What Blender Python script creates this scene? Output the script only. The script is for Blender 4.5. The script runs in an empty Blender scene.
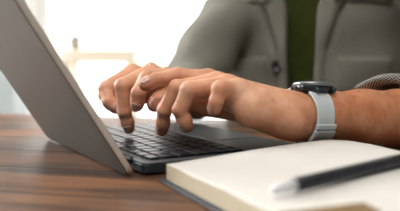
import bpy, bmesh, math, random
import numpy as np
from mathutils import Vector, Matrix

random.seed(4); np.random.seed(4)
S = bpy.context.scene
C = S.collection
PI = math.pi

# ------------------------------------------------------------ camera
CAM_H, PITCH, FPX = 0.1103, 0.0813, 580.0
cam_d = bpy.data.cameras.new('camera'); cam = bpy.data.objects.new('camera', cam_d); C.objects.link(cam)
cam.location = (0, 0, CAM_H); cam.rotation_euler = (PI/2 - PITCH, 0, 0)
cam_d.sensor_width = 36; cam_d.lens = 36*FPX/400; cam_d.clip_start = 0.02
cam_d.dof.use_dof = True; cam_d.dof.focus_distance = 0.635; cam_d.dof.aperture_fstop = 4.6
S.camera = cam

# ------------------------------------------------------------ world, light, exposure
W = bpy.data.worlds.new('world'); S.world = W; W.use_nodes = True
bg = W.node_tree.nodes['Background']; bg.inputs[0].default_value = (1.0, 0.985, 0.95, 1); bg.inputs[1].default_value = 3.0
S.view_settings.view_transform = 'Standard'; S.view_settings.look = 'None'
S.view_settings.exposure = 0.0; S.view_settings.gamma = 1.0

def area(name, loc, target, sx, sy, power, col):
    l = bpy.data.lights.new(name, 'AREA'); l.shape = 'RECTANGLE'; l.size = sx; l.size_y = sy; l.energy = power; l.color = col
    o = bpy.data.objects.new(name, l); C.objects.link(o); o.location = loc
    o.rotation_euler = (Vector(target) - Vector(loc)).to_track_quat('-Z', 'Y').to_euler()
    return o
area('window_daylight', (-0.3, 4.35, .22), (0, 0.6, 0.1), 3.0, .75, 45, (1.0, 0.97, 0.93))
area('left_window_daylight', (-2.75, 2.2, 1.1), (0.1, 0.7, 0.0), 2.0, 1.2, 118, (1.0, 0.985, .965))
area('overhead_fill', (-0.35, -.25, 1.7), (0.1, 0.7, 0.0), 1.0, .8, 21, (1.0, 0.975, 0.94))  # unseen fill lamp, added to brighten the hands from the front

# ------------------------------------------------------------ helpers
def at(px, py, d):
    """point seen at a pixel at a given camera depth"""
    x = (px-200)/FPX*d; u = (105.5-py)/FPX*d
    c, s = math.cos(PITCH), math.sin(PITCH)
    return np.array([x, d*c + u*s, CAM_H - d*s + u*c])

def link(name, me, mat=None, parent=None, smooth=True):
    if mat: me.materials.append(mat)
    if smooth:
        me.polygons.foreach_set('use_smooth', [True]*len(me.polygons))
    o = bpy.data.objects.new(name, me); C.objects.link(o)
    if parent: o.parent = parent
    return o
def from_bm(name, bm, mat=None, parent=None, smooth=False):
    me = bpy.data.meshes.new(name); bmesh.ops.recalc_face_normals(bm, faces=bm.faces[:]); bm.to_mesh(me); bm.free()
    return link(name, me, mat, parent, smooth)
def tag(o, label=None, cat=None, group=None, kind=None):
    if label: o['label'] = label
    if cat: o['category'] = cat
    if group: o['group'] = group
    if kind: o['kind'] = kind
    return o
def empty(name, loc=(0,0,0), rz=0):
    o = bpy.data.objects.new(name, None); C.objects.link(o); o.location = loc; o.rotation_euler = (0,0,rz); o.empty_display_size = .02
    return o
def bx(bm, c, s, bev=0, seg=2, M=None):
    r = bmesh.ops.create_cube(bm, size=1)
    vs = r['verts']
    for v in vs: v.co = Vector((v.co.x*s[0]+c[0], v.co.y*s[1]+c[1], v.co.z*s[2]+c[2]))
    if M is not None:
        for v in vs: v.co = M @ v.co
    if bev:
        es = list({e for v in vs for e in v.link_edges})
        bmesh.ops.bevel(bm, geom=es, offset=bev, segments=seg, affect='EDGES', profile=.5)
def cyl(bm, a, b, r1, r2=None, n=24, cap=True):
    a = Vector(a); b = Vector(b); r2 = r1 if r2 is None else r2
    d = b-a; q = d.to_track_quat('Z','Y').to_matrix().to_4x4()
    M = Matrix.Translation((a+b)/2) @ q
    bmesh.ops.create_cone(bm, cap_ends=cap, segments=n, radius1=r1, radius2=r2, depth=d.length, matrix=M)
def lathe(bm, prof, n=48, M=Matrix.Identity(4), close=True):
    rings = []
    for r, z in prof:
        rings.append([bm.verts.new(M @ Vector((r*math.cos(2*PI*i/n), r*math.sin(2*PI*i/n), z))) for i in range(n)])
    for a, b in zip(rings, rings[1:]):
        for i in range(n):
            bm.faces.new((a[i], a[(i+1) % n], b[(i+1) % n], b[i]))
    if close:
        bm.faces.new(rings[0][::-1]); bm.faces.new(rings[-1])
def rrect(bm, cx, cy, w, h, rad, z0, z1, n=6):
    pts = []
    for (sx, sy, a0) in ((1,1,0),(-1,1,PI/2),(-1,-1,PI),(1,-1,1.5*PI)):
        for i in range(n+1):
            a = a0 + PI/2*i/n
            pts.append((cx+sx*(w/2-rad)+rad*math.cos(a), cy+sy*(h/2-rad)+rad*math.sin(a)))
    lo = [bm.verts.new((x,y,z0)) for x,y in pts]; hi = [bm.verts.new((x,y,z1)) for x,y in pts]
    N = len(pts)
    bm.faces.new(lo[::-1]); top = bm.faces.new(hi)
    for i in range(N): bm.faces.new((lo[i], lo[(i+1)%N], hi[(i+1)%N], hi[i]))
    return top

# ------------------------------------------------------------ materials
def mat(name, col=(.5,.5,.5), rough=.5, metal=0., spec=.5, sss=0., coat=0.):
    m = bpy.data.materials.new(name); m.use_nodes = True
    p = m.node_tree.nodes['Principled BSDF']
    p.inputs['Base Color'].default_value = (*col, 1); p.inputs['Roughness'].default_value = rough
    p.inputs['Metallic'].default_value = metal; p.inputs['Specular IOR Level'].default_value = spec
    p.inputs['Coat Weight'].default_value = coat
    if sss:
        p.inputs['Subsurface Weight'].default_value = sss; p.inputs['Subsurface Radius'].default_value = (1,.35,.2); p.inputs['Subsurface Scale'].default_value = .004
    return m
def nd(m, t, **kw):
    n = m.node_tree.nodes.new(t)
    for k, v in kw.items(): setattr(n, k, v)
    return n
def lk(m, a, b): m.node_tree.links.new(a, b)
def P(m): return m.node_tree.nodes['Principled BSDF']
def ramp(m, src, stops):
    r = nd(m, 'ShaderNodeValToRGB'); e = r.color_ramp.elements
    while len(e) < len(stops): e.new(.5)
    for i, (p, c) in enumerate(stops): e[i].position = p; e[i].color = (*c, 1)
    lk(m, src, r.inputs[0]); return r.outputs[0]
def noisy(m, stops, scale, detail=4, dist=0, coord='Object', stretch=(1,1,1), bump=0, bdist=.001):
    tc = nd(m, 'ShaderNodeTexCoord'); mp = nd(m, 'ShaderNodeMapping'); mp.inputs['Scale'].default_value = stretch
    lk(m, tc.outputs[coord], mp.inputs[0])
    n = nd(m, 'ShaderNodeTexNoise'); n.inputs['Scale'].default_value = scale; n.inputs['Detail'].default_value = detail; n.inputs['Distortion'].default_value = dist
    lk(m, mp.outputs[0], n.inputs['Vector'])
    if stops: lk(m, ramp(m, n.outputs['Fac'], stops), P(m).inputs['Base Color'])
    if bump:
        b = nd(m, 'ShaderNodeBump'); b.inputs['Strength'].default_value = bump; b.inputs['Distance'].default_value = bdist
        lk(m, n.outputs['Fac'], b.inputs['Height']); lk(m, b.outputs[0], P(m).inputs['Normal'])
    return n, mp

def wood_mat():
    m = mat('table_wood', rough=.38, spec=.34)
    tc = nd(m, 'ShaderNodeTexCoord'); mp = nd(m, 'ShaderNodeMapping'); mp.inputs['Scale'].default_value = (1.2, 9, 9)
    lk(m, tc.outputs['Object'], mp.inputs[0])
    n = nd(m, 'ShaderNodeTexNoise'); n.inputs['Scale'].default_value = 4; n.inputs['Detail'].default_value = 8; n.inputs['Distortion'].default_value = .6
    lk(m, mp.outputs[0], n.inputs['Vector'])
    base = ramp(m, n.outputs['Fac'], [(.3,(.045,.020,.010)),(.46,(.14,.058,.025)),(.56,(.23,.10,.043)),(.72,(.31,.15,.07))])
    # broad worn patches
    n2 = nd(m, 'ShaderNodeTexNoise'); n2.inputs['Scale'].default_value = 7; n2.inputs['Detail'].default_value = 3
    lk(m, tc.outputs['Object'], n2.inputs['Vector'])
    mx = nd(m, 'ShaderNodeMixRGB', blend_type='MULTIPLY'); mx.inputs[0].default_value = .9
    lk(m, base, mx.inputs[1]); lk(m, ramp(m, n2.outputs['Fac'], [(.35,(.42,.46,.50)),(.6,(1,1,1))]), mx.inputs[2])
    # plank seams along x
    sp = nd(m, 'ShaderNodeSeparateXYZ'); lk(m, tc.outputs['Object'], sp.inputs[0])
    w = nd(m, 'ShaderNodeMath', operation='MULTIPLY_ADD'); w.inputs[1].default_value = 1/.1; w.inputs[2].default_value = 9.755; lk(m, sp.outputs[1], w.inputs[0])
    fr = nd(m, 'ShaderNodeMath', operation='FRACT'); lk(m, w.outputs[0], fr.inputs[0])
    pp = nd(m, 'ShaderNodeMath', operation='PINGPONG'); pp.inputs[1].default_value = .5; lk(m, fr.outputs[0], pp.inputs[0])
    seam = ramp(m, pp.outputs[0], [(.012,(.12,.10,.09)),(.04,(1,1,1))])
    mx2 = nd(m, 'ShaderNodeMixRGB', blend_type='MULTIPLY'); mx2.inputs[0].default_value = 1
    lk(m, mx.outputs[0], mx2.inputs[1]); lk(m, seam, mx2.inputs[2]); lk(m, mx2.outputs[0], P(m).inputs['Base Color'])
    b = nd(m, 'ShaderNodeBump'); b.inputs['Strength'].default_value = .35; b.inputs['Distance'].default_value = .002
    ad = nd(m, 'ShaderNodeMath', operation='ADD'); lk(m, n.outputs['Fac'], ad.inputs[0]); lk(m, seam, ad.inputs[1])
    lk(m, ad.outputs[0], b.inputs['Height']); lk(m, b.outputs[0], P(m).inputs['Normal'])
    rr_ = nd(m, 'ShaderNodeMapRange'); rr_.inputs[3].default_value = .30; rr_.inputs[4].default_value = .62; lk(m, n2.outputs['Fac'], rr_.inputs[0]); lk(m, rr_.outputs[0], P(m).inputs['Roughness'])
    return m
def skin_mat():
    m = mat('skin', rough=.42, sss=.25, spec=.4)
    tc = nd(m, 'ShaderNodeTexCoord')
    n = nd(m, 'ShaderNodeTexNoise'); n.inputs['Scale'].default_value = 45; n.inputs['Detail'].default_value = 5; lk(m, tc.outputs['Object'], n.inputs['Vector'])
    base = ramp(m, n.outputs['Fac'], [(.3,(.63,.30,.175)),(.55,(.77,.42,.27)),(.75,(.84,.52,.36))])
    at_ = nd(m, 'ShaderNodeAttribute', attribute_name='flush')
    mx = nd(m, 'ShaderNodeMixRGB'); mx.inputs[2].default_value = (.58,.18,.13,1)
    lk(m, at_.outputs['Fac'], mx.inputs[0]); tn = nd(m, 'ShaderNodeAttribute', attribute_name='tan'); m2 = nd(m, 'ShaderNodeMixRGB', blend_type='MULTIPLY'); m2.inputs[2].default_value = (.74,.56,.43,1)  # forearm multiplier: skin tan plus painted falloff of the window light
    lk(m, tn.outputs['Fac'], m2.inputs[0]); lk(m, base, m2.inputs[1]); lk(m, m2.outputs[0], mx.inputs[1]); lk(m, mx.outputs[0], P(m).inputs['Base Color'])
    v = nd(m, 'ShaderNodeTexVoronoi'); v.inputs['Scale'].default_value = 700; lk(m, tc.outputs['Object'], v.inputs['Vector'])
    n3 = nd(m, 'ShaderNodeTexNoise'); n3.inputs['Scale'].default_value = 220; n3.inputs['Detail'].default_value = 6; n3.inputs['Distortion'].default_value = 1.5; lk(m, tc.outputs['Object'], n3.inputs['Vector'])
    ad = nd(m, 'ShaderNodeMath', operation='MULTIPLY_ADD'); ad.inputs[1].default_value = .35; lk(m, v.outputs['Distance'], ad.inputs[0]); lk(m, n3.outputs['Fac'], ad.inputs[2])
    b = nd(m, 'ShaderNodeBump'); b.inputs['Strength'].default_value = .42; b.inputs['Distance'].default_value = .0012
    lk(m, ad.outputs[0], b.inputs['Height']); lk(m, b.outputs[0], P(m).inputs['Normal'])
    return m
def check_mat(name, c1, c2, freq, coord='Object', bump=.3, amt=1.):
    """small woven check of two yarn colours"""
    m = mat(name, rough=.9, spec=.15)
    tc = nd(m, 'ShaderNodeTexCoord'); sp = nd(m, 'ShaderNodeSeparateXYZ'); lk(m, tc.outputs[coord], sp.inputs[0])
    outs = []
    for ch, f in freq:
        a = nd(m, 'ShaderNodeMath', operation='MULTIPLY'); a.inputs[1].default_value = f; lk(m, sp.outputs[ch], a.inputs[0])
        s = nd(m, 'ShaderNodeMath', operation='SINE'); lk(m, a.outputs[0], s.inputs[0]); outs.append(s.outputs[0])
    mu = nd(m, 'ShaderNodeMath', operation='MULTIPLY'); lk(m, outs[0], mu.inputs[0]); lk(m, outs[1], mu.inputs[1])
    ma = nd(m, 'ShaderNodeMath', operation='MULTIPLY_ADD'); ma.inputs[1].default_value = .5*amt; ma.inputs[2].default_value = .5; lk(m, mu.outputs[0], ma.inputs[0])
    lk(m, ramp(m, ma.outputs[0], [(.42,c1),(.6,c2)] if coord == 'Object' else [(.5,c1),(.74,c2)]), P(m).inputs['Base Color'])
    b = nd(m, 'ShaderNodeBump'); b.inputs['Strength'].default_value = bump; b.inputs['Distance'].default_value = .0006
    lk(m, ma.outputs[0], b.inputs['Height']); lk(m, b.outputs[0], P(m).inputs['Normal'])
    return m

M = {}
M['wood'] = wood_mat(); M['skin'] = skin_mat()
M['wall'] = mat('wall_paint', (.86,.85,.82), .8); noisy(M['wall'], [(.3,(.84,.83,.80)),(.7,(.88,.87,.84))], 3, bump=.05)
M['wall_grey'] = mat('wall_grey_paint', (.62,.68,.72), .8); noisy(M['wall_grey'], [(.3,(.30,.35,.38)),(.7,(.36,.41,.44))], 2)
M['wall_brown'] = mat('wall_brown_paint', (.20,.17,.15), .85); noisy(M['wall_brown'], [(.3,(.18,.155,.135)),(.7,(.22,.19,.165))], 3)
M['floor'] = mat('floor_boards', (.5,.42,.33), .5); noisy(M['floor'], [(.3,(.42,.34,.26)),(.7,(.58,.50,.40))], 3, stretch=(1,8,1))
M['frame'] = mat('window_frame', (.88,.87,.85), .5)
M['lid'] = mat('laptop_aluminium', (.3,.29,.28), .42, .75); noisy(M['lid'], [(.3,(.108,.104,.096)),(.7,(.122,.117,.108))], 60)
M['lid_edge'] = mat('laptop_edge_aluminium', (.72,.69,.63), .4, .2)
M['deck'] = mat('deck_aluminium', (.11,.128,.14), .45, .6)
M['base'] = mat('base_dark', (.018,.026,.036), .35)
M['key'] = mat('key_plastic', (.006,.009,.014), .36, spec=.10); 
M['pad'] = mat('trackpad_glass', (.10,.115,.125), .42, .5)
M['screen'] = mat('screen_glass', (.03,.032,.036), .25)
M['rubber'] = mat('rubber', (.012,.012,.014), .8, spec=.1)
M['paper'] = mat('paper', (.80,.77,.70), .85, spec=.2); noisy(M['paper'], [(.3,(.67,.665,.64)),(.7,(.71,.705,.68))], 30, bump=.06)
M['cover'] = mat('notebook_cover', (.022,.030,.045), .55); noisy(M['cover'], None, 300, bump=.3)
M['pen_black'] = mat('pen_black', (.012,.016,.026), .3)
M['pen_silver'] = mat('pen_silver', (.78,.82,.88), .35, .2)
M['tan'] = mat('tan_leather', (.34,.17,.06), .6); noisy(M['tan'], [(.3,(.15,.095,.035)),(.7,(.22,.14,.055))], 40, bump=.3)
M['strap'] = mat('strap_silicone', (.54,.60,.63), .6, spec=.35)
M['steel'] = mat('watch_steel', (.27,.30,.33), .32, .9)
M['dark_steel'] = mat('watch_dark_steel', (.05,.06,.07), .25, .8)
M['glass_dark'] = mat('watch_crystal', (.01,.012,.016), .05, coat=.5)
M['red'] = mat('red_accent', (.45,.06,.04), .4)
M['nail'] = mat('fingernail', (.80,.47,.40), .32, sss=.2)
M['hair'] = mat('dark_hair', (.035,.018,.010), .5)
M['jacket'] = check_mat('jacket_check', (.030,.034,.031), (.40,.40,.35), ((0,1150),(2,1150)))
M['cuffw'] = check_mat('cuff_weave', (.008,.009,.010), (.62,.61,.57), ((0,2*PI*72),(1,2*PI*13)), coord='UV', bump=.5)
M['tee'] = mat('olive_cotton', (.075,.095,.022), .9, spec=.1); noisy(M['tee'], [(.3,(.034,.046,.010)),(.7,(.048,.062,.015))], 25, bump=.3)
M['button'] = mat('button_plastic', (.018,.022,.03), .35)
M['stitch'] = mat('seam_thread', (.09,.095,.085), .9)
M['pink'] = mat('pink_lining', (.45,.14,.14), .8)
M['console'] = mat('pale_oak', (.62,.53,.40), .6); noisy(M['console'], [(.3,(.74,.68,.58)),(.7,(.82,.77,.68))], 6, stretch=(1,6,6))
M['pot'] = mat('clay_pot', (.52,.45,.36), .8)
M['leaf'] = mat('leaf_green', (.16,.17,.07), .55); noisy(M['leaf'], [(.3,(.12,.13,.05)),(.7,(.22,.22,.10))], 40)
M['trouser'] = mat('dark_denim', (.03,.035,.05), .9)
gl = mat('window_glass', (1,1,1), 0.0); P(gl).inputs['Transmission Weight'].default_value = 1; P(gl).inputs['IOR'].default_value = 1.02; M['glass'] = gl

# ------------------------------------------------------------ the room
def slab(name, c, s, m, parent=None):
    bm = bmesh.new(); bx(bm, c, s); o = from_bm(name, bm, m, parent)
    if not parent: o['kind'] = 'structure'
    return o
FZ = -0.75
slab('floor', (0, 1.5, FZ-.05), (7.2, 8.0, .1), M['floor'])
slab('ceiling', (0, 1.5, 1.95), (7.2, 8.0, .1), M['wall'])
slab('wall_right', (3.35, 1.5, .6), (.1, 7.6, 2.7), M['wall_brown'])
slab('wall_near', (0, -2.25, .6), (6.6, .1, 2.7), M['wall_brown'])
# left wall with a window opening
bm = bmesh.new(); xL = -3.05
bx(bm, (xL, -.55, .6), (.1, 3.4, 2.7)); bx(bm, (xL, 4.4, .6), (.1, 1.8, 2.7))
bx(bm, (xL, 2.325, -.35), (.1, 2.35, .8)); bx(bm, (xL, 2.325, 1.85), (.1, 2.35, .2))
from_bm('wall_left', bm, M['wall'])['kind'] = 'structure'
# far wall with a tall window
yF = 4.6; wx0, wx1, wz0, wz1 = -1.25, 1.9, -.68, .80
bm = bmesh.new()
bx(bm, ((-3.1+wx0)/2, yF, .6), (wx0+3.1, .1, 2.7)); bx(bm, ((3.4+wx1)/2, yF, .6), (3.4-wx1, .1, 2.7))
bx(bm, ((wx0+wx1)/2, yF, (wz1+1.95)/2), (wx1-wx0, .1, 1.95-wz1)); bx(bm, ((wx0+wx1)/2, yF, (FZ+wz0)/2), (wx1-wx0, .1, wz0-FZ))
from_bm('wall_far', bm, M['wall'])['kind'] = 'structure'
def window(name, n, x0, x1, z0, z1, y, along='x'):
    bm = bmesh.new(); t = .06
    def b(u, z, su, sz):
        if along == 'x': bx(bm, (u, y, z), (su, .07, sz), .006)
        else: bx(bm, (y, u, z), (.07, su, sz), .006)
    b((x0+x1)/2, z0+t/2, x1-x0, t); b((x0+x1)/2, z1-t/2, x1-x0, t)
    for i in range(n+1): b(x0+t/2+(x1-x0-t)*i/n, (z0+z1)/2, t, z1-z0)
    o = from_bm(name, bm, M['frame']); o['kind'] = 'structure'
    bm = bmesh.new()
    if along == 'x': bx(bm, ((x0+x1)/2, y, (z0+z1)/2), (x1-x0-.02, .006, z1-z0-.02))
    else: bx(bm, (y, (x0+x1)/2, (z0+z1)/2), (.006, x1-x0-.02, z1-z0-.02))
    from_bm('pane', bm, M['glass'], o)
window('window_1', 1, wx0, wx1, wz0, wz1, yF)
window('window_2', 2, 1.15, 3.5, .05, 1.75, xL, 'y')
bm = bmesh.new(); bx(bm, (-2.18, yF-.06, FZ+.05), (1.8, .02, .1), .004)
from_bm('baseboard_far', bm, M['frame'])['kind'] = 'structure'
# grey-blue column at the left, far behind the lid
slab('wall_pier', (-1.40, 3.7, .6), (.50, .25, 2.7), M['wall_grey'])

# pale console table with a plant, far behind (blurred in the photo)
cx, cy = -.575, 3.4
con = empty('console_table', (cx, cy, FZ)); tag(con, 'pale oak console table standing far behind in front of the bright window', 'table')
bm = bmesh.new(); bx(bm, (0,0,.872), (.42,.3,.075), .006); from_bm('table_top', bm, M['console'], con)
for sx in (-1,1):
    for sy in (-1,1):
        bm = bmesh.new(); bx(bm, (sx*.18, sy*.11, .417), (.04,.04,.834), .004); from_bm('leg', bm, M['console'], con)
pl = empty('potted_plant', (-.72, 3.36, FZ+.9098)); tag(pl, 'small leafy potted plant on the left end of the console table', 'plant')
bm = bmesh.new(); lathe(bm, [(.026,0),(.034,.036),(.037,.036),(.037,.044),(.033,.044),(.031,.034)], 24); from_bm('pot', bm, M['pot'], pl, True)
bm = bmesh.new()
for k in range(34):
    a = random.random()*2*PI; tl = random.uniform(.2,1.2); L = random.uniform(.035,.06)
    prev = None
    for i in range(6):
        t = i/5; r = L*math.sin(tl)*t; z = .04+L*math.cos(tl*(.6+.6*t))*t; w = .012*math.sin(PI*min(1,t*.9+.08))
        c = Vector((r*math.cos(a), r*math.sin(a), z)); s = Vector((-math.sin(a), math.cos(a), 0))*w
        cur = (bm.verts.new(c-s), bm.verts.new(c+Vector((0,0,-.003))), bm.verts.new(c+s))
        if prev:
            bm.faces.new((prev[0],prev[1],cur[1],cur[0])); bm.faces.new((prev[1],prev[2],cur[2],cur[1]))
        prev = cur
o = from_bm('foliage', bm, M['leaf'], pl, True)
sm = o.modifiers.new('t','SOLIDIFY'); sm.thickness = .001

# ------------------------------------------------------------ table
TA = -math.atan2(.12, .5)
tb = empty('desk', (0.02, 1.04-.43, FZ), TA); tag(tb, 'worn brown wooden table with plank seams under the laptop and notebook', 'table')
bm = bmesh.new(); bx(bm, (0,0,.75-.02), (2.0,.86,.04), .004); from_bm('table_top', bm, M['wood'], tb)
for sx in (-1,1):
    for sy in (-1,1):
        bm = bmesh.new(); bx(bm, (sx*.92, sy*.36, .354), (.07,.07,.709), .005); from_bm('leg', bm, M['wood'], tb)

# ------------------------------------------------------------ laptop  (local x = hinge to user, y = near side to far side)
LP = Vector((-.0570, .5330, 0)); LYAW = .5038; LW, LD, LH = .30, .208, .0125
lap = empty('laptop', LP, LYAW); tag(lap, 'open grey laptop with black keys under the typing hands', 'laptop')
bm = bmesh.new(); rrect(bm, LD/2+.0025, LW/2, LD-.005, LW, .008, .0015, LH-.0016); o = from_bm('base', bm, M['base'], lap)
o.modifiers.new('b','BEVEL').width = .0012
deck = None
bm = bmesh.new(); rrect(bm, LD/2+.0025, LW/2, LD-.005, LW, .008, LH-.0016, LH); deck = from_bm('deck', bm, M['deck'], lap)
deck.modifiers.new('b','BEVEL').width = .0006
bm = bmesh.new(); rrect(bm, .0735, LW/2, .1135, LW-.022, .003, LH, LH+.0002); from_bm('keyboard_tray', bm, M['rubber'], lap)
bm = bmesh.new(); rrect(bm, .169, LW/2, .066, .105, .004, LH, LH+.0004); from_bm('trackpad', bm, M['pad'], lap)
for (x, y) in ((.02,.02),(.02,.28),(.188,.02),(.188,.28)):
    bm = bmesh.new(); cyl(bm, (x,y,0), (x,y,.002), .006); from_bm('rubber_foot', bm, M['rubber'], lap, True)
rows = [ # pitch of keys in each row, from the hinge to the user
    (.0225, .010, [1]*14),
    (.0395, .0165, [1]*13+[1.5]),
    (.0585, .0165, [1.5]+[1]*13),
    (.0775, .0165, [1.8]+[1]*11+[1.75]),
    (.0965, .0165, [2.3]+[1]*10+[2.3]),
    (.1155, .0165, [1,1,1,1.25,5,1.25,1,1,1,1]),
]
def keycap(w, d):
    bm = bmesh.new(); hw, hd = w/2, d/2; i = .0006
    prof = [(0, 0.), (0, .0011), (i, .0017)]
    ring = []
    for ins, z in prof:
        ring.append([bm.verts.new((sx*(hd-ins), sy*(hw-ins), z)) for sx, sy in ((-1,-1),(1,-1),(1,1),(-1,1))])
    for a, b in zip(ring, ring[1:]):
        for k in range(4): bm.faces.new((a[k], a[(k+1)%4], b[(k+1)%4], b[k]))
    # dished top
    c = bm.verts.new((0,0,.00162))
    for k in range(4): bm.faces.new((ring[-1][k], ring[-1][(k+1)%4], c))
    bm.faces.new(ring[0][::-1])
    bmesh.ops.recalc_face_normals(bm, faces=bm.faces[:])
    me = bpy.data.meshes.new('key'); bm.to_mesh(me); bm.free(); me.materials.append(M['key']); return me
cache = {}
for x, d, ws in rows:
    tot = sum(ws); span = LW-.026; y = .013
    for w in ws:
        kw = span*w/tot
        key = (round(kw,5), d)
        if key not in cache: cache[key] = keycap(kw-.0026, d)
        o = bpy.data.objects.new('key', cache[key]); C.objects.link(o); o.parent = lap; o.location = (x, y+kw/2, LH+.0002); y += kw
bm = bmesh.new(); cyl(bm, (.0045,.03,LH-.002), (.0045,.27,LH-.002), .0036, n=16); from_bm('hinge', bm, M['base'], lap, True)
# lid leans back beyond the vertical
TL = .565
Lm = Matrix.Translation((-.0055, 0, .0024)) @ Matrix.Rotation(-TL, 4, 'Y')
bm = bmesh.new()
pts_top = rrect(bm, .109, LW/2, .218, LW, .010, -.0040, .0032)
# lid built lying in x(up) y(width) z(thickness), then stood up
St = Lm @ Matrix(((0,0,1,0),(0,1,0,0),(1,0,0,0),(0,0,0,1)))
for v in bm.verts: v.co = St @ v.co
lid = from_bm('lid', bm, M['lid'], lap); b = lid.modifiers.new('b','BEVEL'); b.width = .0018; b.segments = 3
lid.data.materials.append(M['lid_edge'])
for p in lid.data.polygons:
    if len(p.vertices) == 4: p.material_index = 1
bm = bmesh.new(); rrect(bm, .115, LW/2, .193, LW-.014, .004, .0032, .0036)
for v in bm.verts: v.co = St @ v.co
from_bm('screen', bm, M['screen'], lap)

# ------------------------------------------------------------ notebook
NC = np.array([-.033, .512]); e1 = np.array([.91,.41]); e1 /= np.linalg.norm(e1); e2 = np.array([e1[1], -e1[0]])
nb = empty('notebook', (NC[0], NC[1], 0), math.atan2(e1[1], e1[0])); tag(nb, 'open notebook with blank cream pages and navy cover beside the laptop', 'notebook')
HGT = .33    # page height towards the viewer
prof = [(0,.0160),(.02,.0175),(.05,.0195),(.1,.0245),(.14,.0275),(.17,.0290),(.2,.0264),(.225,.0205),(.245,.0135),(.262,.0075),(.268,.006)]
def pz(t): return float(np.interp(t, [p[0] for p in prof], [p[1] for p in prof]))
ts = np.linspace(0, .268, 40); zs = np.array([pz(t) for t in ts])
zs = np.convolve(np.pad(zs, 2, mode='edge'), [.1,.2,.4,.2,.1], 'valid')
def page_block(sign, off, m, name, scale=1.):
    bm = bmesh.new(); rows_ = []
    ss = np.linspace(0.003, HGT-.003, 12)
    for j, s in enumerate(ss):
        r = []
        for t, z in zip(ts, zs):
            X = t if sign > 0 else 2*.268 - t
            r.append((bm.verts.new((X+.002*sign, -s, .003+(z-.003)*scale+.0006*math.sin(7*s/.1+t*30))), bm.verts.new((X+.002*sign, -s, .0028))))
        rows_.append(r)
    n = len(ts)
    for j in range(len(ss)-1):
        for i in range(n-1):
            for q in (0,1):
                bm.faces.new((rows_[j][i][q], rows_[j][i+1][q], rows_[j+1][i+1][q], rows_[j+1][i][q]))
    for j in range(len(ss)-1):
        for i in (0, n-1):
            bm.faces.new((rows_[j][i][0], rows_[j][i][1], rows_[j+1][i][1], rows_[j+1][i][0]))
    for j in (0, len(ss)-1):
        for i in range(n-1):
            bm.faces.new((rows_[j][i][0], rows_[j][i+1][0], rows_[j][i+1][1], rows_[j][i][1]))
    return from_bm(name, bm, m, nb, True)
fe = mat('page_edges', (.66,.60,.45), .9, spec=.1)
tc = nd(fe,'ShaderNodeTexCoord'); sp = nd(fe,'ShaderNodeSeparateXYZ'); lk(fe, tc.outputs['Object'], sp.inputs[0])
q = nd(fe,'ShaderNodeMath',operation='MULTIPLY'); q.inputs[1].default_value = 9000; lk(fe, sp.outputs[2], q.inputs[0]); q2 = nd(fe,'ShaderNodeMath',operation='SINE'); lk(fe, q.outputs[0], q2.inputs[0])
lk(fe, ramp(fe, q2.outputs[0], [(0,(.56,.50,.37)),(1,(.72,.66,.52))]), P(fe).inputs['Base Color'])
for sgn, sc in ((1,1.),(-1,.75)):
    o = page_block(sgn, 0, M['paper'], 'page_block', sc)
    o.data.materials.append(fe)
    for p in o.data.polygons:
        if abs(p.normal.z) < .3: p.material_index = 1; p.use_smooth = False
bm = bmesh.new(); bx(bm, (.268, -HGT/2, .0014), (.268*2+.007, HGT+.005, .0026), .001); from_bm('cover', bm, M['cover'], nb)
def nbw(t, s): p = NC + e1*t + e2*s; return (p[0], p[1])
# tan bookmark strap lying over the page near the viewer
def nts(x, y):
    v = np.array([x,y])-NC; return v@e1, v@e2
bm = bmesh.new(); prev = None
A = at(283, 219, .335); B = at(372, 216, .345)
for i in range(15):
    f = i/14; c = A*(1-f)+B*f; t, s = nts(c[0], c[1]); z = pz(max(0,t))+.0012
    dirv = (B-A)[:2]; dirv /= np.linalg.norm(dirv); nrm = np.array([-dirv[1], dirv[0]])*.011
    cur = [bm.verts.new((c[0]+nrm[0]*q, c[1]+nrm[1]*q, z+dz)) for q, dz in ((1,0),(-1,-.0008*0),(-1,.0015),(1,.0015))]
    if prev:
        for k in range(4): bm.faces.new((prev[k], prev[(k+1)%4], cur[(k+1)%4], cur[k]))
    else: bm.faces.new(cur[::-1])
    prev = cur
bm.faces.new(prev)
bk = from_bm('bookmark', bm, M['tan']); tag(bk, 'tan leather bookmark strap lying on the notebook page below the pen', 'bookmark')

# ------------------------------------------------------------ pen
pa = Vector((.0525,.3792,.0)); pb = Vector((.178,.4505,.0))
def on_page(v, up):
    t, s = nts(v.x, v.y); return Vector((v.x, v.y, pz(t)+up))
pa = on_page(pa, .0056); pb = on_page(pb, .0056); pm = (pa+pb)/2
mid_t = nts(pm.x, pm.y)[0]; lift = max(0, pz(mid_t)+.0056-pm.z); pa.z += lift; pb.z += lift
pen = empty('pen', pa); tag(pen, 'black pen with silver end lying across the open notebook page', 'pen')
d = (pb-pa); L = d.length; q = d.to_track_quat('Z','Y').to_matrix().to_4x4()
def plathe(name, prof_, m):
    bm = bmesh.new(); lathe(bm, prof_, 28, q); return from_bm(name, bm, m, pen, True)
plathe('end_cap', [(.0005,-.006),(.0030,-.005),(.0036,0),(.0040,.006),(.0043,.0135)], M['pen_silver'])
plathe('barrel', [(.0045,.0135),(.0050,.014),(.0051,.05),(.0051,L*.62),(.0051,L-.03)], M['pen_black'])
plathe('grip', [(.0051,L-.03),(.0051,L-.028),(.0049,L-.002),(.004,L+.006),(.0012,L+.018),(.0005,L+.02)], M['pen_black'])
bm = bmesh.new(); bx(bm, (0,.0058,L*.99), (.0026,.0010,.032), .0004, M=q); bx(bm, (0,.0050,L*.99+.0145), (.0026,.0026,.003), M=q)
from_bm('clip', bm, M['pen_black'], pen)

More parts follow.
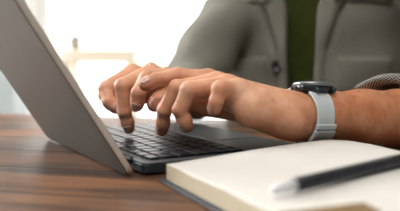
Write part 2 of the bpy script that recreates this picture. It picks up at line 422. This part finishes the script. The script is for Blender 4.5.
# ------------------------------------------------------------ implicit surfaces
def rc(p, a, b, ra, rb):
    """distance to a tapered capsule"""
    a = np.asarray(a); b = np.asarray(b); ba = b-a; L2 = ba@ba
    h = np.clip(((p-a)@ba)/L2, 0, 1)
    return np.linalg.norm(p-a-h[:,None]*ba, axis=1) - (ra+(rb-ra)*h)
def smin(a, b, k):
    h = np.maximum(k-np.abs(a-b), 0)/k
    return np.minimum(a, b) - h*h*k*.25
def smax(a, b, k): return -smin(-a, -b, k)
def mesh_sdf(name, f, lo, hi, h, R=4, m=None, parent=None, extra=None):
    lo = np.array(lo, float); hi = np.array(hi, float)
    n = (np.ceil((hi-lo)/(h*R))).astype(int)*R+1
    cn = (n-1)//R+1
    ax = [lo[i]+h*R*np.arange(cn[i]) for i in range(3)]
    G = np.stack(np.meshgrid(*ax, indexing='ij'), -1).reshape(-1,3)
    Cv = np.concatenate([f(G[i:i+400000]) for i in range(0, len(G), 400000)]).reshape(cn)
    V = np.zeros(n, np.float32)
    idx = [np.minimum(np.round(np.arange(n[i])/R).astype(int), cn[i]-1) for i in range(3)]
    V = Cv[np.ix_(*idx)].astype(np.float32)
    near = np.abs(V) < h*R*1.6
    I = np.argwhere(near)
    pts = lo + I*h
    vals = np.concatenate([f(pts[i:i+400000]) for i in range(0, len(pts), 400000)])
    V[near] = vals
    neg = V < 0
    # surface nets
    c = [slice(0,-1), slice(1,None)]
    cnt = np.zeros(np.array(V.shape)-1, np.int8)
    for i in (0,1):
        for j in (0,1):
            for k in (0,1): cnt += neg[c[i],c[j],c[k]]
    act = (cnt > 0) & (cnt < 8)
    A = np.argwhere(act); vid = -np.ones(act.shape, np.int64); vid[act] = np.arange(len(A))
    acc = np.zeros((len(A),3)); w = np.zeros(len(A))
    cor = [(i,j,k) for i in (0,1) for j in (0,1) for k in (0,1)]
    for a in cor:
        for ax_ in range(3):
            if a[ax_]: continue
            b = list(a); b[ax_] = 1
            va = V[A[:,0]+a[0], A[:,1]+a[1], A[:,2]+a[2]]; vb = V[A[:,0]+b[0], A[:,1]+b[1], A[:,2]+b[2]]
            s = (va < 0) != (vb < 0); t = np.where(s, va/(np.where(s, va-vb, 1)), 0)
            p = np.tile(np.array(a, float), (len(A),1)); p[:,ax_] += t
            acc += p*s[:,None]; w += s
    co = lo + (A + acc/w[:,None])*h
    faces = []
    for ax_ in range(3):
        sl0 = [slice(None)]*3; sl1 = [slice(None)]*3; sl0[ax_] = slice(0,-1); sl1[ax_] = slice(1,None)
        ch = neg[tuple(sl0)] != neg[tuple(sl1)]; E = np.argwhere(ch)
        u, v = [(1,2),(2,0),(0,1)][ax_]
        ok = (E[:,u] > 0) & (E[:,v] > 0) & (E[:,u] < V.shape[u]-1) & (E[:,v] < V.shape[v]-1); E = E[ok]
        flip = neg[tuple(E.T)]
        def g(du, dv):
            q_ = E.copy(); q_[:,u] += du; q_[:,v] += dv; return vid[tuple(q_.T)]
        F = np.stack([g(-1,-1), g(0,-1), g(0,0), g(-1,0)], 1)
        F[~flip] = F[~flip][:, ::-1]
        faces.append(F)
    F = np.concatenate(faces)
    # pull onto the surface
    for it in range(2):
        dv = f(co); e = h*.5
        gr = np.stack([f(co+np.eye(3)[i]*e)-f(co-np.eye(3)[i]*e) for i in range(3)], 1)/(2*e)
        gn = np.maximum((gr**2).sum(1), .3); co = co - np.clip(dv/gn, -h, h)[:,None]*gr
    if extra: return co, F
    me = bpy.data.meshes.new(name)
    me.from_pydata(co.tolist(), [], F.tolist()); me.update()
    return link(name, me, m, parent, True)
def trace(f, p, dv, steps=60):
    p = np.array(p, float); dv = np.asarray(dv, float); dv = dv/np.linalg.norm(dv, axis=-1, keepdims=True)
    for _ in range(steps): p = p + dv*(f(p)*.8)[:,None]
    return p

def above_table(p, d, gap=.002):
    """anything that rests on the table is pressed flat by it"""
    dx = p[:,0]-.02; dy = p[:,1]-.61
    ly = -math.sin(TA)*dx + math.cos(TA)*dy
    over = ly < .437
    near = np.clip((ly-.437), 0, 1)
    cut = np.where(over, gap-p[:,2], np.maximum(gap-p[:,2], 0)*0-near*0-1)
    cut = np.where(over, cut, np.maximum(np.minimum(gap-p[:,2], -near), -1))
    return np.where(p[:,2] > -.045-.05, np.maximum(d, cut), d)
# ------------------------------------------------------------ the person's hands and arms
def A_(l): return [(at(x,y,d), r) for x,y,d,r in l]
LH_ = dict(
  index=A_([(208,80.5,.660,.0115),(178,75.5,.655,.0090),(156,80,.645,.0078),(145,84.8,.640,.0068)]),
  middle=A_([(217,84,.642,.0120),(177,88,.638,.0092),(164.5,110,.643,.0082),(162,130,.655,.0068)]),
  ring=A_([(227,87,.622,.0120),(189,90,.612,.0096),(180,110,.614,.0083),(187,126.5,.618,.0068)]),
  pinky=A_([(238,91,.603,.0112),(220,89,.584,.0085),(216.5,101,.583,.0072),(214,109.5,.590,.0058)]),
  thumb=A_([(275,117,.650,.0170),(234,109,.672,.0135),(188,105,.672,.0105),(156.5,104,.664,.0085)]))
LPALM = [((303,116,.622,.0212),(290,117.5,.612,.0212)), ((292,118,.612,.0212),(252,108,.603,.0175)),
  ((300,113.5,.628,.0172),(238,92,.606,.0105)), ((300,113.5,.632,.0165),(227,88,.624,.0112)),
  ((300,113.5,.638,.0160),(217,85,.644,.0112)), ((300,114,.642,.0155),(208,82,.660,.0105)),
  ((270,112,.645,.0175),(232,97,.640,.0140)), ((252,107,.604,.0170),(240,97,.604,.0130)), ((275,113,.62,.02),(236,98,.628,.014)),
  ((300,115,.64,.0195),(265,114,.648,.017))]
LARM = [((303,116.5,.622,.0212),(325,115,.628,.0222)), ((303,116.5,.640,.0190),(325,115,.645,.0205)),
  ((325,115,.628,.0225),(362,117,.652,.0270)), ((325,115,.643,.0215),(362,117,.668,.0262)),
  ((362,117,.652,.0272),(400,119,.682,.0305)), ((362,117,.668,.0265),(400,119,.698,.0300)),
  ((400,119,.690,.0325),(452,121,.755,.0400))]
RH_ = dict(
  index=A_([(166,77,.722,.0112),(147,78,.690,.0094),(138.5,93,.682,.0086),(137,105.5,.688,.0074)]),
  middle=A_([(151,73,.735,.0118),(122.5,86,.712,.0098),(124.5,112,.714,.0086),(129,128,.722,.0072)]),
  ring=A_([(132,74,.758,.0118),(106,88.5,.745,.0100),(109,102,.735,.0084),(117,108,.735,.0074)]),
  pinky=A_([(121,81,.782,.0108),(105,95,.765,.0090),(110,104,.755,.0078),(117,109,.755,.0066)]),
  thumb=A_([(178,93,.765,.0150),(166,94,.725,.0118),(160,99,.700,.0098),(154,105,.692,.0082)]))
RPALM = [((128,88,.752,.0095),(114,94,.760,.0095)), ((180,89,.795,.0200),(166,79,.725,.0110)), ((181,88,.805,.0200),(151,75,.738,.0115)), ((182,89,.815,.0200),(133,76,.760,.0115)),
  ((182,90,.825,.0190),(122,83,.783,.0105)), ((178,93,.79,.018),(148,90,.75,.0140)), ((172,90,.77,.016),(140,92,.755,.013))]
RARM = [((180,89,.800,.0220),(190,92,.90,.0270)), ((184,89,.815,.0215),(194,92,.91,.0265)), ((190,92,.90,.0275),(203,93,1.03,.036))]
def caps(L): return [(at(*a[:3]), at(*b[:3]), a[3], b[3]) for a, b in L]
LPALM, LARM, RPALM, RARM = map(caps, (LPALM, LARM, RPALM, RARM))
def tendons(hand, w):
    return [(hand[f][0][0]+np.array([0,0,.0085]), w, .0028, .0022) for f in ('index','middle','ring','pinky')]
def hand_sdf(hand, palm, arm, wr):
    tn = [(hand[f][0][0]+np.array([0,0,hand[f][0][1]-.0022]), wr+np.array([0,0,.0145]), .0026, .0020) for f in ('index','middle','ring','pinky')]
    def f(p):
        d = None
        for a, b, ra, rb in palm+arm:
            c = rc(p, a, b, ra, rb); d = c if d is None else smin(d, c, .012)
        for a, b, ra, rb in tn: d = smin(d, rc(p, a, b, ra, rb), .004)
        out = d
        res = d
        for nm, ch in hand.items():
            fd = None
            for (a, ra), (b, rb) in zip(ch, ch[1:]):
                c = rc(p, a, b, ra, rb*1.0); fd = c if fd is None else smin(fd, c, .0022)
            # pad and knuckle swellings
            (a, ra), (b, rb) = ch[-2], ch[-1]
            fd = smin(fd, np.linalg.norm(p-(a*.35+b*.65), axis=1)-(ra+rb)*.53, .004)
            for (k, kr) in ch[1:-1]: fd = smin(fd, np.linalg.norm(p-k, axis=1)-kr*.985, .002)
            one = smin(d, fd, .009 if nm != 'thumb' else .012)
            res = smin(res, one, .0012)
        return above_table(p, res)
    return f
wrL = at(300,113,.632); wrR = at(182,88,.81)
fL = hand_sdf(LH_, LPALM, LARM, wrL); fR = hand_sdf(RH_, RPALM, RARM, wrR)

# torso frame
TC = np.array([.222, 1.185, 0.]); FD = np.array([-.30,-.954,0.]); FD /= np.linalg.norm(FD); SD = np.array([-FD[1], FD[0], 0.])  # SD: to the right of the picture
shR = np.array([.115,1.215,.285]); shL = np.array([.450,1.115,.28])
elR = np.array([-.020,1.045,.062]); elL = at(455,120,.775)
def torso(p, grow=0.):
    q_ = p-TC; x = q_@SD; y = q_@FD; z = p[:,2]
    a = np.interp(z, [-.32,-.2,-.05,.1,.24,.33,.38], [.165,.165,.155,.172,.19,.14,.07])+grow
    b = np.interp(z, [-.32,-.2,-.05,.1,.24,.33,.38], [.125,.122,.115,.118,.112,.08,.05])+grow
    k = np.sqrt((x/a)**2+(y/b)**2)
    d = (k-1)*np.minimum(a,b)
    return np.maximum(np.maximum(d, z-.385-grow), -.33-z)
def body_rest(p):
    d = torso(p, -.026)
    d = smin(d, rc(p, shR+[.02,-.0,0], elR, .048, .036), .03); d = smin(d, rc(p, shL-[.02,0,0], elL, .048, .038), .03)
    d = smin(d, rc(p, TC+[0,0,.34]-FD*.01, TC+[0,0,.46]+FD*.03, .052, .05), .05)
    hc = TC+FD*.05+np.array([0,0,.56])
    q_ = p-hc; x = q_@SD; y = q_@FD; z = q_[:,2]
    head = (np.sqrt((x/.075)**2+(y/.095)**2+(z/.115)**2)-1)*.075
    jaw = np.linalg.norm(p-(hc+FD*.045-[0,0,.07]), axis=1)-.045
    head = smin(head, jaw, .05)
    head = smin(head, rc(p, hc+FD*.09+[0,0,.02], hc+FD*.11-[0,0,.02], .009, .013), .012)
    for s in (-1,1): head = smin(head, np.linalg.norm(p-(hc+SD*.076*s), axis=1)-.018, .01)
    d = smin(d, head, .02)
    return above_table(p, d, .006)
def join_body():
    cs, fs, off = [], [], 0
    for f, lo, hi, h in ((fL, (-.09,.54,-.01), (.36,.84,.15), .0014), (fR, (-.14,.64,-.005), (.06,1.10,.13), .0016),
                         (body_rest, (-.12,.70,-.36), (.52,1.38,.72), .007)):
        co, F = mesh_sdf('body', f, lo, hi, h, extra=True)
        cs.append(co); fs.append(F+off); off += len(co)
    return np.concatenate(cs), np.concatenate(fs)
co, F = join_body()
# trim the closed cap inside the sleeves is not needed; the pieces meet under the jacket
per = empty('person', (TC[0], TC[1], FZ)); per.location = (0,0,0)
tag(per, 'person in a grey checked jacket and olive t-shirt typing with both hands', 'person')
me = bpy.data.meshes.new('body'); me.from_pydata(co.tolist(), [], F.tolist()); me.update()
fl = np.zeros(len(co))
for hand in (LH_, RH_):
    for nm, ch in hand.items():
        t = ch[-1][0]; d_ = np.linalg.norm(co-t, axis=1); fl = np.maximum(fl, (.32)*np.clip(1-(d_-.006)/.014, 0, 1))
        for (k, r) in ch[1:-1]:
            d_ = np.linalg.norm(co-k, axis=1); fl = np.maximum(fl, .22*np.clip(1-(d_-.006)/.01, 0, 1))
arm_tan_shade = np.clip((co[:,0]-.085)/.06, 0, 1)*(co[:,2] < .12)  # browner towards the elbow: tan and darker light falloff painted together
tan_shade_attr = me.attributes.new('tan', 'FLOAT', 'POINT'); tan_shade_attr.data.foreach_set('value', arm_tan_shade.astype(np.float32))
at_ = me.attributes.new('flush', 'FLOAT', 'POINT'); at_.data.foreach_set('value', fl.astype(np.float32))
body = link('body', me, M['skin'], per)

# fingernails
def nail(ch, f, dorsal, ln=.0115, ang=43):
    (a, ra), (b, rb) = ch[-2], ch[-1]
    u = (b-a)/np.linalg.norm(b-a); n = np.array(dorsal, float); n -= n@u*u; n /= np.linalg.norm(n); s = np.cross(u, n)
    NU, NV = 11, 11; pts = []
    tip = b + u*rb*.75
    for i in range(NU):
        for j in range(NV):
            v = -1+2*j/(NV-1); uu = i/(NU-1)
            back = ln*(1-uu) * (1-.0*abs(v)) + .0022*abs(v)**2.5*(1 if uu > .5 else 0)*(uu-.5)*2
            cut = .0020*(abs(v)**3)*(1-uu)*(-1)
            an = math.radians(ang)*v
            c = tip - u*(back+cut)
            dr = n*math.cos(an)+s*math.sin(an)
            pts.append((c, dr))
    p0 = np.array([c+dr*.016 for c, dr in pts]); dd = -np.array([dr for c, dr in pts])
    # nail keeps its own curvature past the rounded fingertip
    q_ = trace(f, p0, dd, 40)
    rr0 = rb*1.0
    rad = np.array([np.linalg.norm(np.cross(qq-a, u)) for qq in q_]).reshape(NU, NV)
    rad = np.clip(rad, rr0*.92, rr0*1.22)
    for _ in range(2): rad[1:-1] = (rad[:-2]+rad[2:]+rad[1:-1]*2)/4
    bm = bmesh.new(); vs = []
    for (c, dr), r in zip(pts, rad.ravel()):
        c2 = a + u*((c-a)@u); vs.append(bm.verts.new(c2+dr*(r+.0003)))
    for i in range(NU-1):
        for j in range(NV-1):
            bm.faces.new((vs[i*NV+j], vs[i*NV+j+1], vs[(i+1)*NV+j+1], vs[(i+1)*NV+j]))
    o = from_bm('fingernail', bm, M['nail'], per, True)
    sm = o.modifiers.new('t','SOLIDIFY'); sm.thickness = .0004; sm.offset = 0
nail(LH_['index'], fL, (-.35,-.55,.75)); nail(LH_['middle'], fL, (-.9,-.45,0)); nail(LH_['ring'], fL, (-.95,-.1,0))
nail(LH_['pinky'], fL, (-.8,-.5,.1), .009); nail(LH_['thumb'], fL, (-.2,-.95,-.1), .013)
nail(RH_['middle'], fR, (-.15,-1,.1)); nail(RH_['index'], fR, (-.1,-1,.1)); nail(RH_['ring'], fR, (-.3,-.8,.6), .011); nail(RH_['pinky'], fR, (-.3,-.8,.6), .009)

# forearm hair
a0 = at(250,100,.61); a1 = at(318,112,.63); a2 = at(362,117,.66); a3 = at(410,119,.70)
N = 2600; tt = np.random.rand(N)**.75*3; org = np.zeros((N,3)); axd = np.zeros((N,3))
for i, t in enumerate(tt):
    k = min(2, int(t)); p_, q_ = (a0,a1,a2,a3)[k], (a0,a1,a2,a3)[k+1]; org[i] = p_+(q_-p_)*(t-k); axd[i] = (q_-p_)/np.linalg.norm(q_-p_)
keep = (tt > 1.25) | (np.random.rand(N) < .12)
org, axd = org[keep], axd[keep]; N = len(org)
ph = np.random.rand(N)*2*PI
s1 = np.cross(axd, [0,0,1.]); s1 /= np.linalg.norm(s1,axis=1,keepdims=True); s2 = np.cross(s1, axd)
dr = s1*np.cos(ph)[:,None]+s2*np.sin(ph)[:,None]
root_ = trace(fL, org+dr*.06, -dr, 60)
verts, fcs = [], []
for i in range(N):
    r = root_[i]; L_ = random.uniform(.004,.0085); w_ = .00009
    g = -axd[i]*random.uniform(.3,1)+np.array([0,0,-1])*random.uniform(.3,.9)+np.random.randn(3)*.25
    g -= (g@dr[i])*dr[i]; g /= np.linalg.norm(g); sd = np.cross(g, dr[i])
    b_ = len(verts)
    for k in range(4):
        t = k/3; c = r - dr[i]*.0003 + g*L_*t + dr[i]*.0022*math.sin(PI*min(t*.8,.6)); ww = w_*(1-t*.8)
        verts += [(c+sd*ww).tolist(), (c-sd*ww).tolist(), (c+dr[i]*ww*1.5).tolist()]
    for k in range(3):
        o_ = b_+3*k
        for m1, m2 in ((0,1),(1,2),(2,0)): fcs.append((o_+m1, o_+m2, o_+3+m2, o_+3+m1))
me = bpy.data.meshes.new('arm_hair'); me.from_pydata(verts, [], fcs)
tag(link('arm_hair', me, M['hair'], per), kind='stuff')

# head hair
hc = TC+FD*.05+np.array([0,0,.56])
def hairf(p):
    q_ = p-hc; x = q_@SD; y = q_@FD; z = q_[:,2]
    d = (np.sqrt((x/.084)**2+((y+.008)/.103)**2+((z-.012)/.122)**2)-1)*.084 + .003*np.sin(p[:,0]*120)*np.sin(p[:,2]*90+p[:,1]*80)
    return smax(d, (y*.9-z+.0)*.8-.01, .01)
mesh_sdf('hair', hairf, hc-[.13,.13,.15], hc+[.13,.13,.16], .006, m=M['hair'], parent=per)

# ------------------------------------------------------------ clothes
def fold(p):
    return (.0035*np.sin(p[:,0]*38+p[:,2]*26+2*np.sin(p[:,1]*19)) + .0022*np.sin(p[:,2]*61-p[:,0]*23+p[:,1]*30))
def jac(p):
    q_ = p-TC; x = q_@SD; y = q_@FD; z = p[:,2]
    d = torso(p, .012)
    d = smin(d, rc(p, shR, TC+[0,.0,.30], .060, .06), .05); d = smin(d, rc(p, shL, TC+[0,0,.30], .060, .06), .05)
    # lapels and placket: a second thickness of cloth either side of the opening
    w = np.interp(z, [-.3,.05,.12,.2,.35], [.022,.023,.026,.028,.070])
    fr = y > .03
    lw = np.interp(z, [-.3,.04,.10,.14,.21,.34], [.012,.012,.012,.021,.040,.060])
    inl = np.clip(1-(np.abs(x)-w-lw)/.006, 0, 1)*fr
    d = d - .007*inl + .010*np.exp(-((np.abs(x)-w-lw-.004)/.0055)**2)*fr*np.clip((z-.112)/.02,0,1)
    # pockets
    for s in (-1,1):
        pk = np.clip(1-np.maximum(np.abs(x-s*.112)-.045, np.abs(z-.045)-.062)/.005, 0, 1)*fr
        d = d - .006*pk
        fp = np.clip(1-np.maximum(np.abs(x-s*.108)-.048, np.abs(z-.245)-.030)/.004, 0, 1)*fr
        d = d - .009*fp
    # sleeves
    slr = rc(p, shR+[0,0,.0], elR, .060, .052); slr = smin(slr, rc(p, elR, at(196,92,.915), .052, .040), .02)
    # creases at the inner elbow
    for k in range(5):
        c0 = shR*(1-(.45+.13*k))+elR*(.45+.13*k)
        slr = slr - .011*np.exp(-((np.linalg.norm(p-c0-np.array([-.02,-.045,-.01+.01*k]), axis=1)/.024)**2))
    d = smin(d, slr, .022)
    sll = rc(p, shL, elL+[.0,.01,.0], .062, .058); sll = smin(sll, rc(p, elL+[0,.01,0], at(432,119,.735), .055, .042), .02)
    d = smin(d, sll, .018)
    d = d + fold(p)
    # opening down the front
    op = smax(np.abs(x)-w, -(y-.03), .008)
    d = smax(d, -op, .006)
    # hollow neck
    d = smax(d, -(rc(p, TC+[0,0,.33], TC+[0,0,.6], .062, .07)), .01)
    # hollow sleeve ends
    d = smax(d, -rc(p, at(440,119,.74), at(330,112,.63), .041, .034), .004)
    d = smax(d, -rc(p, at(200,92,.99), at(180,89,.80), .034, .031), .004)
    return above_table(p, d)
jk = mesh_sdf('jacket', jac, (-.10,.66,-.34), (.53,1.36,.42), .0045, m=M['jacket'], parent=per)
def teef(p):
    d = torso(p, -.014) + .4*fold(p)
    d = smin(d, rc(p, shR, TC+[0,0,.30], .045,.05), .04); d = smin(d, rc(p, shL, TC+[0,0,.30], .045,.05), .04)
    return smax(d, -(rc(p, TC+[0,0,.345]+FD*.02, TC+[0,0,.6]+FD*.02, .056,.065)), .008)
mesh_sdf('t_shirt', teef, (-.02,1.0,-.34), (.5,1.38,.42), .006, m=M['tee'], parent=per)
# buttons on the jacket front
for (px, py) in ((277.5,66),(276.5,13)):
    o0 = at(px, py, .7); dv = at(px, py, 1.2)-o0
    h_ = trace(jac, [o0], [dv], 90)[0]
    n = -FD; Mb = Matrix.Translation(Vector(h_ + FD*.001)) @ Vector(FD).to_track_quat('Z','Y').to_matrix().to_4x4()
    if py < 30: continue
    bm = bmesh.new(); lathe(bm, [(.0105,-.006),(.0112,.003),(.0106,.0052),(.0086,.0054),(.0078,.0044),(.0005,.0042)], 32, Mb)
    from_bm('button', bm, M['button'], jk, True)
# collar of the jacket
bm = bmesh.new(); ring = []
for i in range(25):
    a = -2.55+5.1*i/24; c = TC+np.array([0,0,.36])-FD*.0
    d_ = -FD*math.cos(a)+SD*math.sin(a); r = .068+.01*math.cos(a); drop = .05*(abs(a)/2.55)**3
    p0 = c+d_*r+[0,0,.035-drop]; p1 = c+d_*(r+.022)+[0,0,-.02-drop]
    ring.append((bm.verts.new(p0), bm.verts.new((p0+p1)/2+d_*.004), bm.verts.new(p1)))
for a_, b_ in zip(ring, ring[1:]):
    for k in (0,1): bm.faces.new((a_[k], b_[k], b_[k+1], a_[k+1]))
o = from_bm('collar', bm, M['jacket'], jk, True); sm = o.modifiers.new('t','SOLIDIFY'); sm.thickness = .004

# rolled cuff of the near sleeve: a woven band around the forearm
c0 = at(393,114.5,.695); axv = at(440,117,.745)-at(362,117,.660); axv /= np.linalg.norm(axv)
up = np.array([0,0,1.]); up -= up@axv*axv; up /= np.linalg.norm(up); far = np.cross(up, axv); far = far if far[1] > 0 else -far
prof = [(.062,.0350),(.030,.0352),(.004,.0355),(-.004,.0370),(-.008,.0400),(-.007,.0435),(-.001,.0462),(.010,.0475),(.024,.0478),(.036,.0474),(.044,.0450),(.046,.0415)]
NA = 96; me = bpy.data.meshes.new('rolled_cuff'); vv, ff, uv = [], [], []
slen = np.concatenate([[0], np.cumsum([math.dist(prof[i], prof[i+1]) for i in range(len(prof)-1)])])
for i in range(NA+1):
    a = 2*PI*i/NA
    cf, cu = math.cos(a), math.sin(a)
    sh = -.026*cf - .006*cu + .003*math.sin(3*a+1)+.0015*math.sin(7*a)
    rr = 1 + .035*math.sin(2*a+.6)+.02*math.sin(5*a)
    for j, (s, r) in enumerate(prof):
        q_ = c0 + axv*(s+sh) + (far*cf*1.02+up*cu*1.04)*r*rr; q_[2] = max(q_[2], .0015+.02*(r-.035)*(-1)+.0005); vv.append(q_.tolist()); uv.append((i/NA, slen[j]/.05))
K = len(prof)
for i in range(NA):
    for j in range(K-1): ff.append((i*K+j, (i+1)*K+j, (i+1)*K+j+1, i*K+j+1))
me.from_pydata(vv, [], ff); ul = me.uv_layers.new(name='uv')
for p in me.polygons:
    for li, vi in zip(p.loop_indices, p.vertices): ul.data[li].uv = uv[vi]
cuff = link('rolled_cuff', me, M['cuffw'], jk); cuff['label'] = 'rolled cuff in black and white weave'
s_ = cuff.modifiers.new('s','SUBSURF'); s_.levels = 1; s_.render_levels = 1
bm = bmesh.new(); p_ = at(379,148,.672)
bx(bm, tuple(p_), (.009,.004,.0045), .001); from_bm('lining_tab', bm, M['pink'], cuff)['label'] = 'pink lining tab'

# ------------------------------------------------------------ wristwatch
wc = at(308,110,.626); wax = at(352,115.5,.652)-at(303,112,.624); wax /= np.linalg.norm(wax)
wax0 = wax.copy(); wax = wax+[0,0,.06]; wax /= np.linalg.norm(wax)
n_ = np.array([0,.0,1.]); n_ -= n_@wax*wax; n_ /= np.linalg.norm(n_); side = np.cross(wax, n_); side = side if side[1] < 0 else -side   # side: towards the viewer
ww = empty('wristwatch', (0,0,0)); tag(ww, 'round sports watch with pale grey silicone strap on the near wrist', 'watch')
NS = 90
def ring_pts(off):
    an = 2*PI*np.arange(NS)/NS; dr_ = n_[None]*np.cos(an)[:,None]+side[None]*np.sin(an)[:,None]
    r = []
    for sft in (-.0085, 0, .0085):
        q_ = trace(fL, wc+wax*sft+dr_*.07, -dr_, 80); r.append(np.linalg.norm(q_-(wc+wax*sft), axis=1))
    r = np.max(r, axis=0)
    for _ in range(6): r = (np.roll(r,1)+r*2+np.roll(r,-1))/4
    return an, dr_, r
an, dr_, rr_ = ring_pts(0)
def arc_band(name, a_lo, a_hi, half, t0, t1, m, parent, notch=None):
    """band of cloth/silicone following the wrist between two angles; angle 0 is the top, 90 faces the viewer"""
    n = 64; bm = bmesh.new(); prev = None
    for i in range(n+1):
        a = math.radians(a_lo+(a_hi-a_lo)*i/n)
        r = np.interp(a % (2*PI), np.append(an, 2*PI), np.append(rr_, rr_[0])); d_ = n_*math.cos(a)+side*math.sin(a)
        hw = half if not callable(half) else half(math.degrees(a))
        e = .0008
        sec = [(-hw, t0), (-hw, t1-e), (-hw+e, t1), (-hw+.0022, t1), (-hw+.0028, t1-.0004), (hw-.0028, t1-.0004), (hw-.0022, t1), (hw-e, t1), (hw, t1-e), (hw, t0)]
        cur = [bm.verts.new(wc+wax*u_+d_*(r+t_)) for u_, t_ in sec]
        if prev:
            for k in range(len(cur)): bm.faces.new((prev[k], prev[(k+1)%len(cur)], cur[(k+1)%len(cur)], cur[k]))
        else: bm.faces.new(cur[::-1])
        prev = cur
    bm.faces.new(prev)
    return from_bm(name, bm, m, parent, False)
hwf = lambda d: .0112 - .0012*min(1, max(0, (d-50)/90))
st = arc_band('strap', 38, 322, hwf, .0004, .0030, M['strap'], ww)
arc_band('strap_keeper', 110, 117, .0122, .0026, .0058, M['strap'], ww)
arc_band('strap_keeper', 121, 146, .0126, .0026, .0066, M['strap'], ww)
arc_band('buckle', 147, 186, .0135, .0030, .0068, M['dark_steel'], ww)
rt = float(rr_[0])
wax = wax0; nb_ = n_; n_ = np.array([0,.12,1.]); n_ -= n_@wax*wax; n_ /= np.linalg.norm(n_); side = np.cross(wax, n_); side = side if side[1] < 0 else -side
cc = wc + wax*.0050 + side*.001 + nb_*(rt-.0036)
Mw = Matrix.Translation(Vector(cc)) @ Matrix((( wax[0], side[0], n_[0], 0),(wax[1], side[1], n_[1], 0),(wax[2], side[2], n_[2], 0),(0,0,0,1)))
def wl(name, prof_, m, n=64, parent=ww, MM=Mw):
    bm = bmesh.new(); lathe(bm, prof_, n, MM); return from_bm(name, bm, m, parent, True)
case = wl('case', [(.0150,0),(.0195,.0012),(.0222,.0030),(.0226,.0055),(.0222,.0078),(.0212,.0085)], M['dark_steel'])
case.data.polygons.foreach_set('use_smooth', [False]*len(case.data.polygons))
bz = wl('bezel', [(.0222,.0078),(.0228,.0082),(.0228,.0102),(.0216,.0116),(.0192,.0118),(.0188,.0108)], M['steel'])
wl('crystal', [(.0188,.0100),(.0188,.0112),(.010,.0116),(.0005,.0117)], M['glass_dark'])
for sd, nm in ((-1,'lug'),(1,'lug')):
    for s2 in (-1,1):
        bm = bmesh.new()
        bx(bm, (s2*.0098, sd*.0205, .0034), (.0036,.0075,.0045), .0012)
        bmesh.ops.rotate(bm, verts=bm.verts[:], cent=(s2*.0098, sd*.0205, .003), matrix=Matrix.Rotation(-sd*.5, 3, 'X'))
        for v in bm.verts: v.co = Mw @ v.co
        from_bm(nm, bm, M['dark_steel'], ww)
for ang_, r_, m_ in ((180+28,.0024,'red'),(180,.0020,'steel'),(180-28,.0024,'steel'),(28,.0022,'steel'),(-28,.0022,'steel')):
    a = math.radians(ang_); d_ = Vector((math.cos(a), -math.sin(a)*-1, 0))
    p0 = Mw @ (d_*.0215+Vector((0,0,.0058))); p1 = Mw @ (d_*.0240+Vector((0,0,.0058)))
    bm = bmesh.new(); cyl(bm, p0, p1, r_, r_*.92, n=20); o = from_bm('watch_button', bm, M['dark_steel'], ww, True)
    if m_ == 'red':
        bm = bmesh.new(); cyl(bm, p1, Mw @ (d_*.0244+Vector((0,0,.0058))), r_*.6, n=20); from_bm('red_ring', bm, M['red'], o, True)
